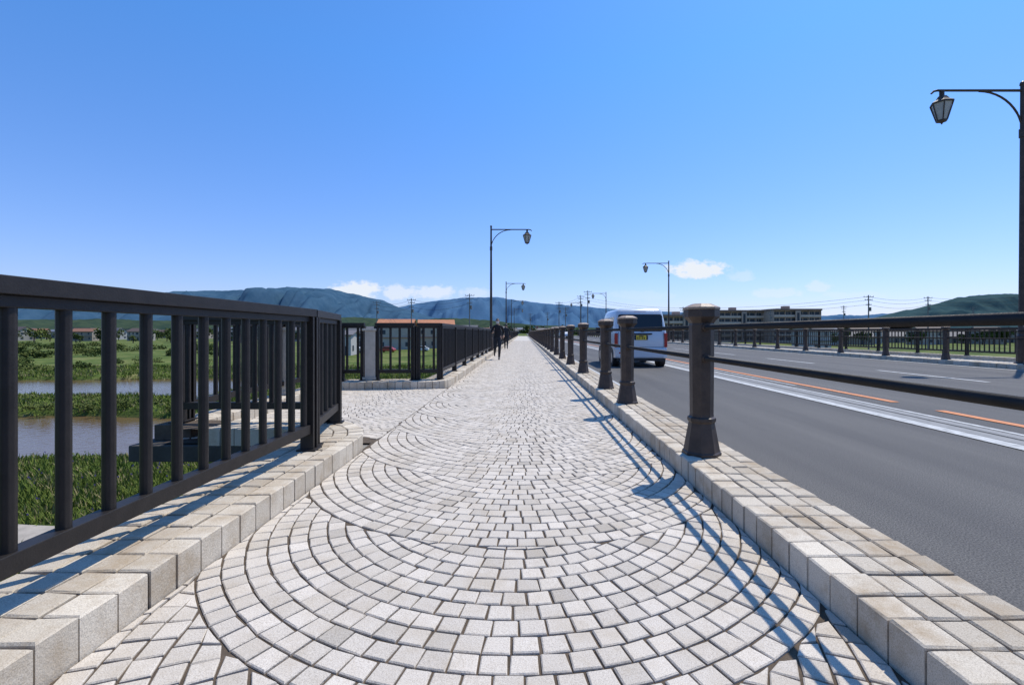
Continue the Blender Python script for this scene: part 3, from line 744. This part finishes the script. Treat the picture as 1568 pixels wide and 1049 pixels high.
    mb.build('face_features',['eye','skin'],parent=e)
    return e
J1=dict(knL=(.09,-.20,.50),anL=(.07,-.16,.09),toL=(.07,-.31,.035),knR=(-.11,.0,.47),anR=(-.15,.36,.26),toR=(-.16,.43,.13),
        elL=(.26,.14,1.13),wrL=(.26,-.04,1.0),elR=(-.27,-.04,1.12),wrR=(-.2,-.25,1.14))
person('walking_man',PX(762,19.2),19.2,.0,J1,'black',mask=True)
J2=dict(knL=(.09,-.12,.50),anL=(.09,-.22,.09),toL=(.09,-.36,.04),knR=(-.09,.02,.49),anR=(-.09,.26,.14),toR=(-.09,.17,.035),
        elL=(.24,.08,1.13),wrL=(.25,.08,.90),elR=(-.24,-.02,1.12),wrR=(-.25,-.14,.92))
person('walking_woman',PX(775,31),31,math.pi,J2,'dark2')

# ---------------- camera, sun, sky ----------------
cam=D.cameras.new('camera'); co=D.objects.new('camera',cam); C.collection.objects.link(co)
co.location=(0,0,H); co.rotation_euler=(math.pi/2,0,0)
cam.lens=F/1568*36; cam.sensor_width=36; cam.shift_x=-(VX-784)/1568; cam.shift_y=-(524.5-HY)/1568
cam.clip_start=.05; cam.clip_end=30000; scene.camera=co
sd=Vector((.57,.50,1.39)).normalized()
sl=D.lights.new('sun','SUN'); sl.energy=4.6; sl.angle=math.radians(.5); sl.color=(1,.94,.84)
so=D.objects.new('sun',sl); C.collection.objects.link(so); so.rotation_euler=sd.to_track_quat('Z','Y').to_euler(); so.location=(20,20,40)
w=D.worlds.new('World'); scene.world=w; w.use_nodes=True; nt=w.node_tree; N=nt.nodes; L=nt.links
bg=N['Background']; sky=N.new('ShaderNodeTexSky'); sky.sky_type='NISHITA'; sky.sun_disc=False
sky.sun_elevation=math.asin(sd.z); sky.sun_rotation=math.atan2(sd.x,sd.y); sky.air_density=1.0; sky.dust_density=.5; sky.ozone_density=3.0; sky.altitude=50
tc=N.new('ShaderNodeTexCoord'); sp=N.new('ShaderNodeSeparateXYZ'); L.new(tc.outputs['Generated'],sp.inputs[0])
mrz=N.new('ShaderNodeMapRange'); mrz.inputs[1].default_value=0; mrz.inputs[2].default_value=.5; L.new(sp.outputs['Z'],mrz.inputs[0])
tm=N.new('ShaderNodeMix'); tm.data_type='RGBA'; tm.inputs[6].default_value=(.86,.84,1.18,1); tm.inputs[7].default_value=(.57,1.08,1.58,1); L.new(mrz.outputs[0],tm.inputs[0])
tint=N.new('ShaderNodeMix'); tint.data_type='RGBA'; tint.blend_type='MULTIPLY'; tint.inputs[0].default_value=1; L.new(tm.outputs[2],tint.inputs[7])
L.new(sky.outputs[0],tint.inputs[6]); L.new(tint.outputs[2],bg.inputs['Color']); bg.inputs['Strength'].default_value=.135
def math_(op,a,b=None,clamp=False):
    n=N.new('ShaderNodeMath'); n.operation=op; n.use_clamp=clamp
    for i,v in enumerate((a,b)):
        if v is None: continue
        if isinstance(v,(int,float)): n.inputs[i].default_value=v
        else: L.new(v,n.inputs[i])
    return n.outputs[0]
ysafe=math_('MAXIMUM',sp.outputs['Y'],.05)
u=math_('DIVIDE',sp.outputs['X'],ysafe); v=math_('DIVIDE',sp.outputs['Z'],ysafe)
cb=N.new('ShaderNodeCombineXYZ'); L.new(u,cb.inputs[0]); L.new(v,cb.inputs[1])
nz=N.new('ShaderNodeTexNoise'); nz.inputs['Scale'].default_value=30; nz.inputs['Detail'].default_value=8; nz.inputs['Roughness'].default_value=.62
mp=N.new('ShaderNodeMapping'); mp.inputs['Scale'].default_value=(1,1.7,1); L.new(cb.outputs[0],mp.inputs[0]); L.new(mp.outputs[0],nz.inputs['Vector'])
total=None
for (px,py,a,b,st) in ((1069,413,46,15,1.0),(1062,408,24,11,.95),(548,444,48,14,.95),(614,448,38,12,.7),(668,447,30,12,.7),(728,449,28,9,.4),(1138,422,26,9,.3),(1192,449,40,9,.35),(1253,438,24,9,.4),(1310,452,50,7,.2),(980,452,60,8,.15)):
    vm=N.new('ShaderNodeVectorMath'); vm.operation='SUBTRACT'; L.new(cb.outputs[0],vm.inputs[0]); vm.inputs[1].default_value=((px-VX)/F,(HY-py)/F,0)
    vs_=N.new('ShaderNodeVectorMath'); vs_.operation='MULTIPLY'; L.new(vm.outputs[0],vs_.inputs[0]); vs_.inputs[1].default_value=(F/a,F/b,0)
    ln=N.new('ShaderNodeVectorMath'); ln.operation='LENGTH'; L.new(vs_.outputs[0],ln.inputs[0])
    e_=math_('SUBTRACT',1.0,ln.outputs['Value'])
    q=math_('ADD',e_,math_('MULTIPLY',math_('SUBTRACT',nz.outputs['Fac'],.47),2.6))
    q=math_('MULTIPLY',q,2.2,True)
    q=math_('MULTIPLY',q,math_('MULTIPLY',math_('ADD',e_,.35),2.6,True)); q=math_('MULTIPLY',q,st)
    total=q if total is None else math_('MAXIMUM',total,q)
total=math_('MULTIPLY',total,math_('GREATER_THAN',sp.outputs['Y'],.1))
bg2=N.new('ShaderNodeBackground'); bg2.inputs['Color'].default_value=(.84,.89,.96,1); bg2.inputs['Strength'].default_value=1.0
ms=N.new('ShaderNodeMixShader'); L.new(total,ms.inputs[0]); L.new(bg.outputs[0],ms.inputs[1]); L.new(bg2.outputs[0],ms.inputs[2]); L.new(ms.outputs[0],N['World Output'].inputs['Surface'])
scene.view_settings.view_transform='Standard'; scene.view_settings.look='None'; scene.view_settings.exposure=0
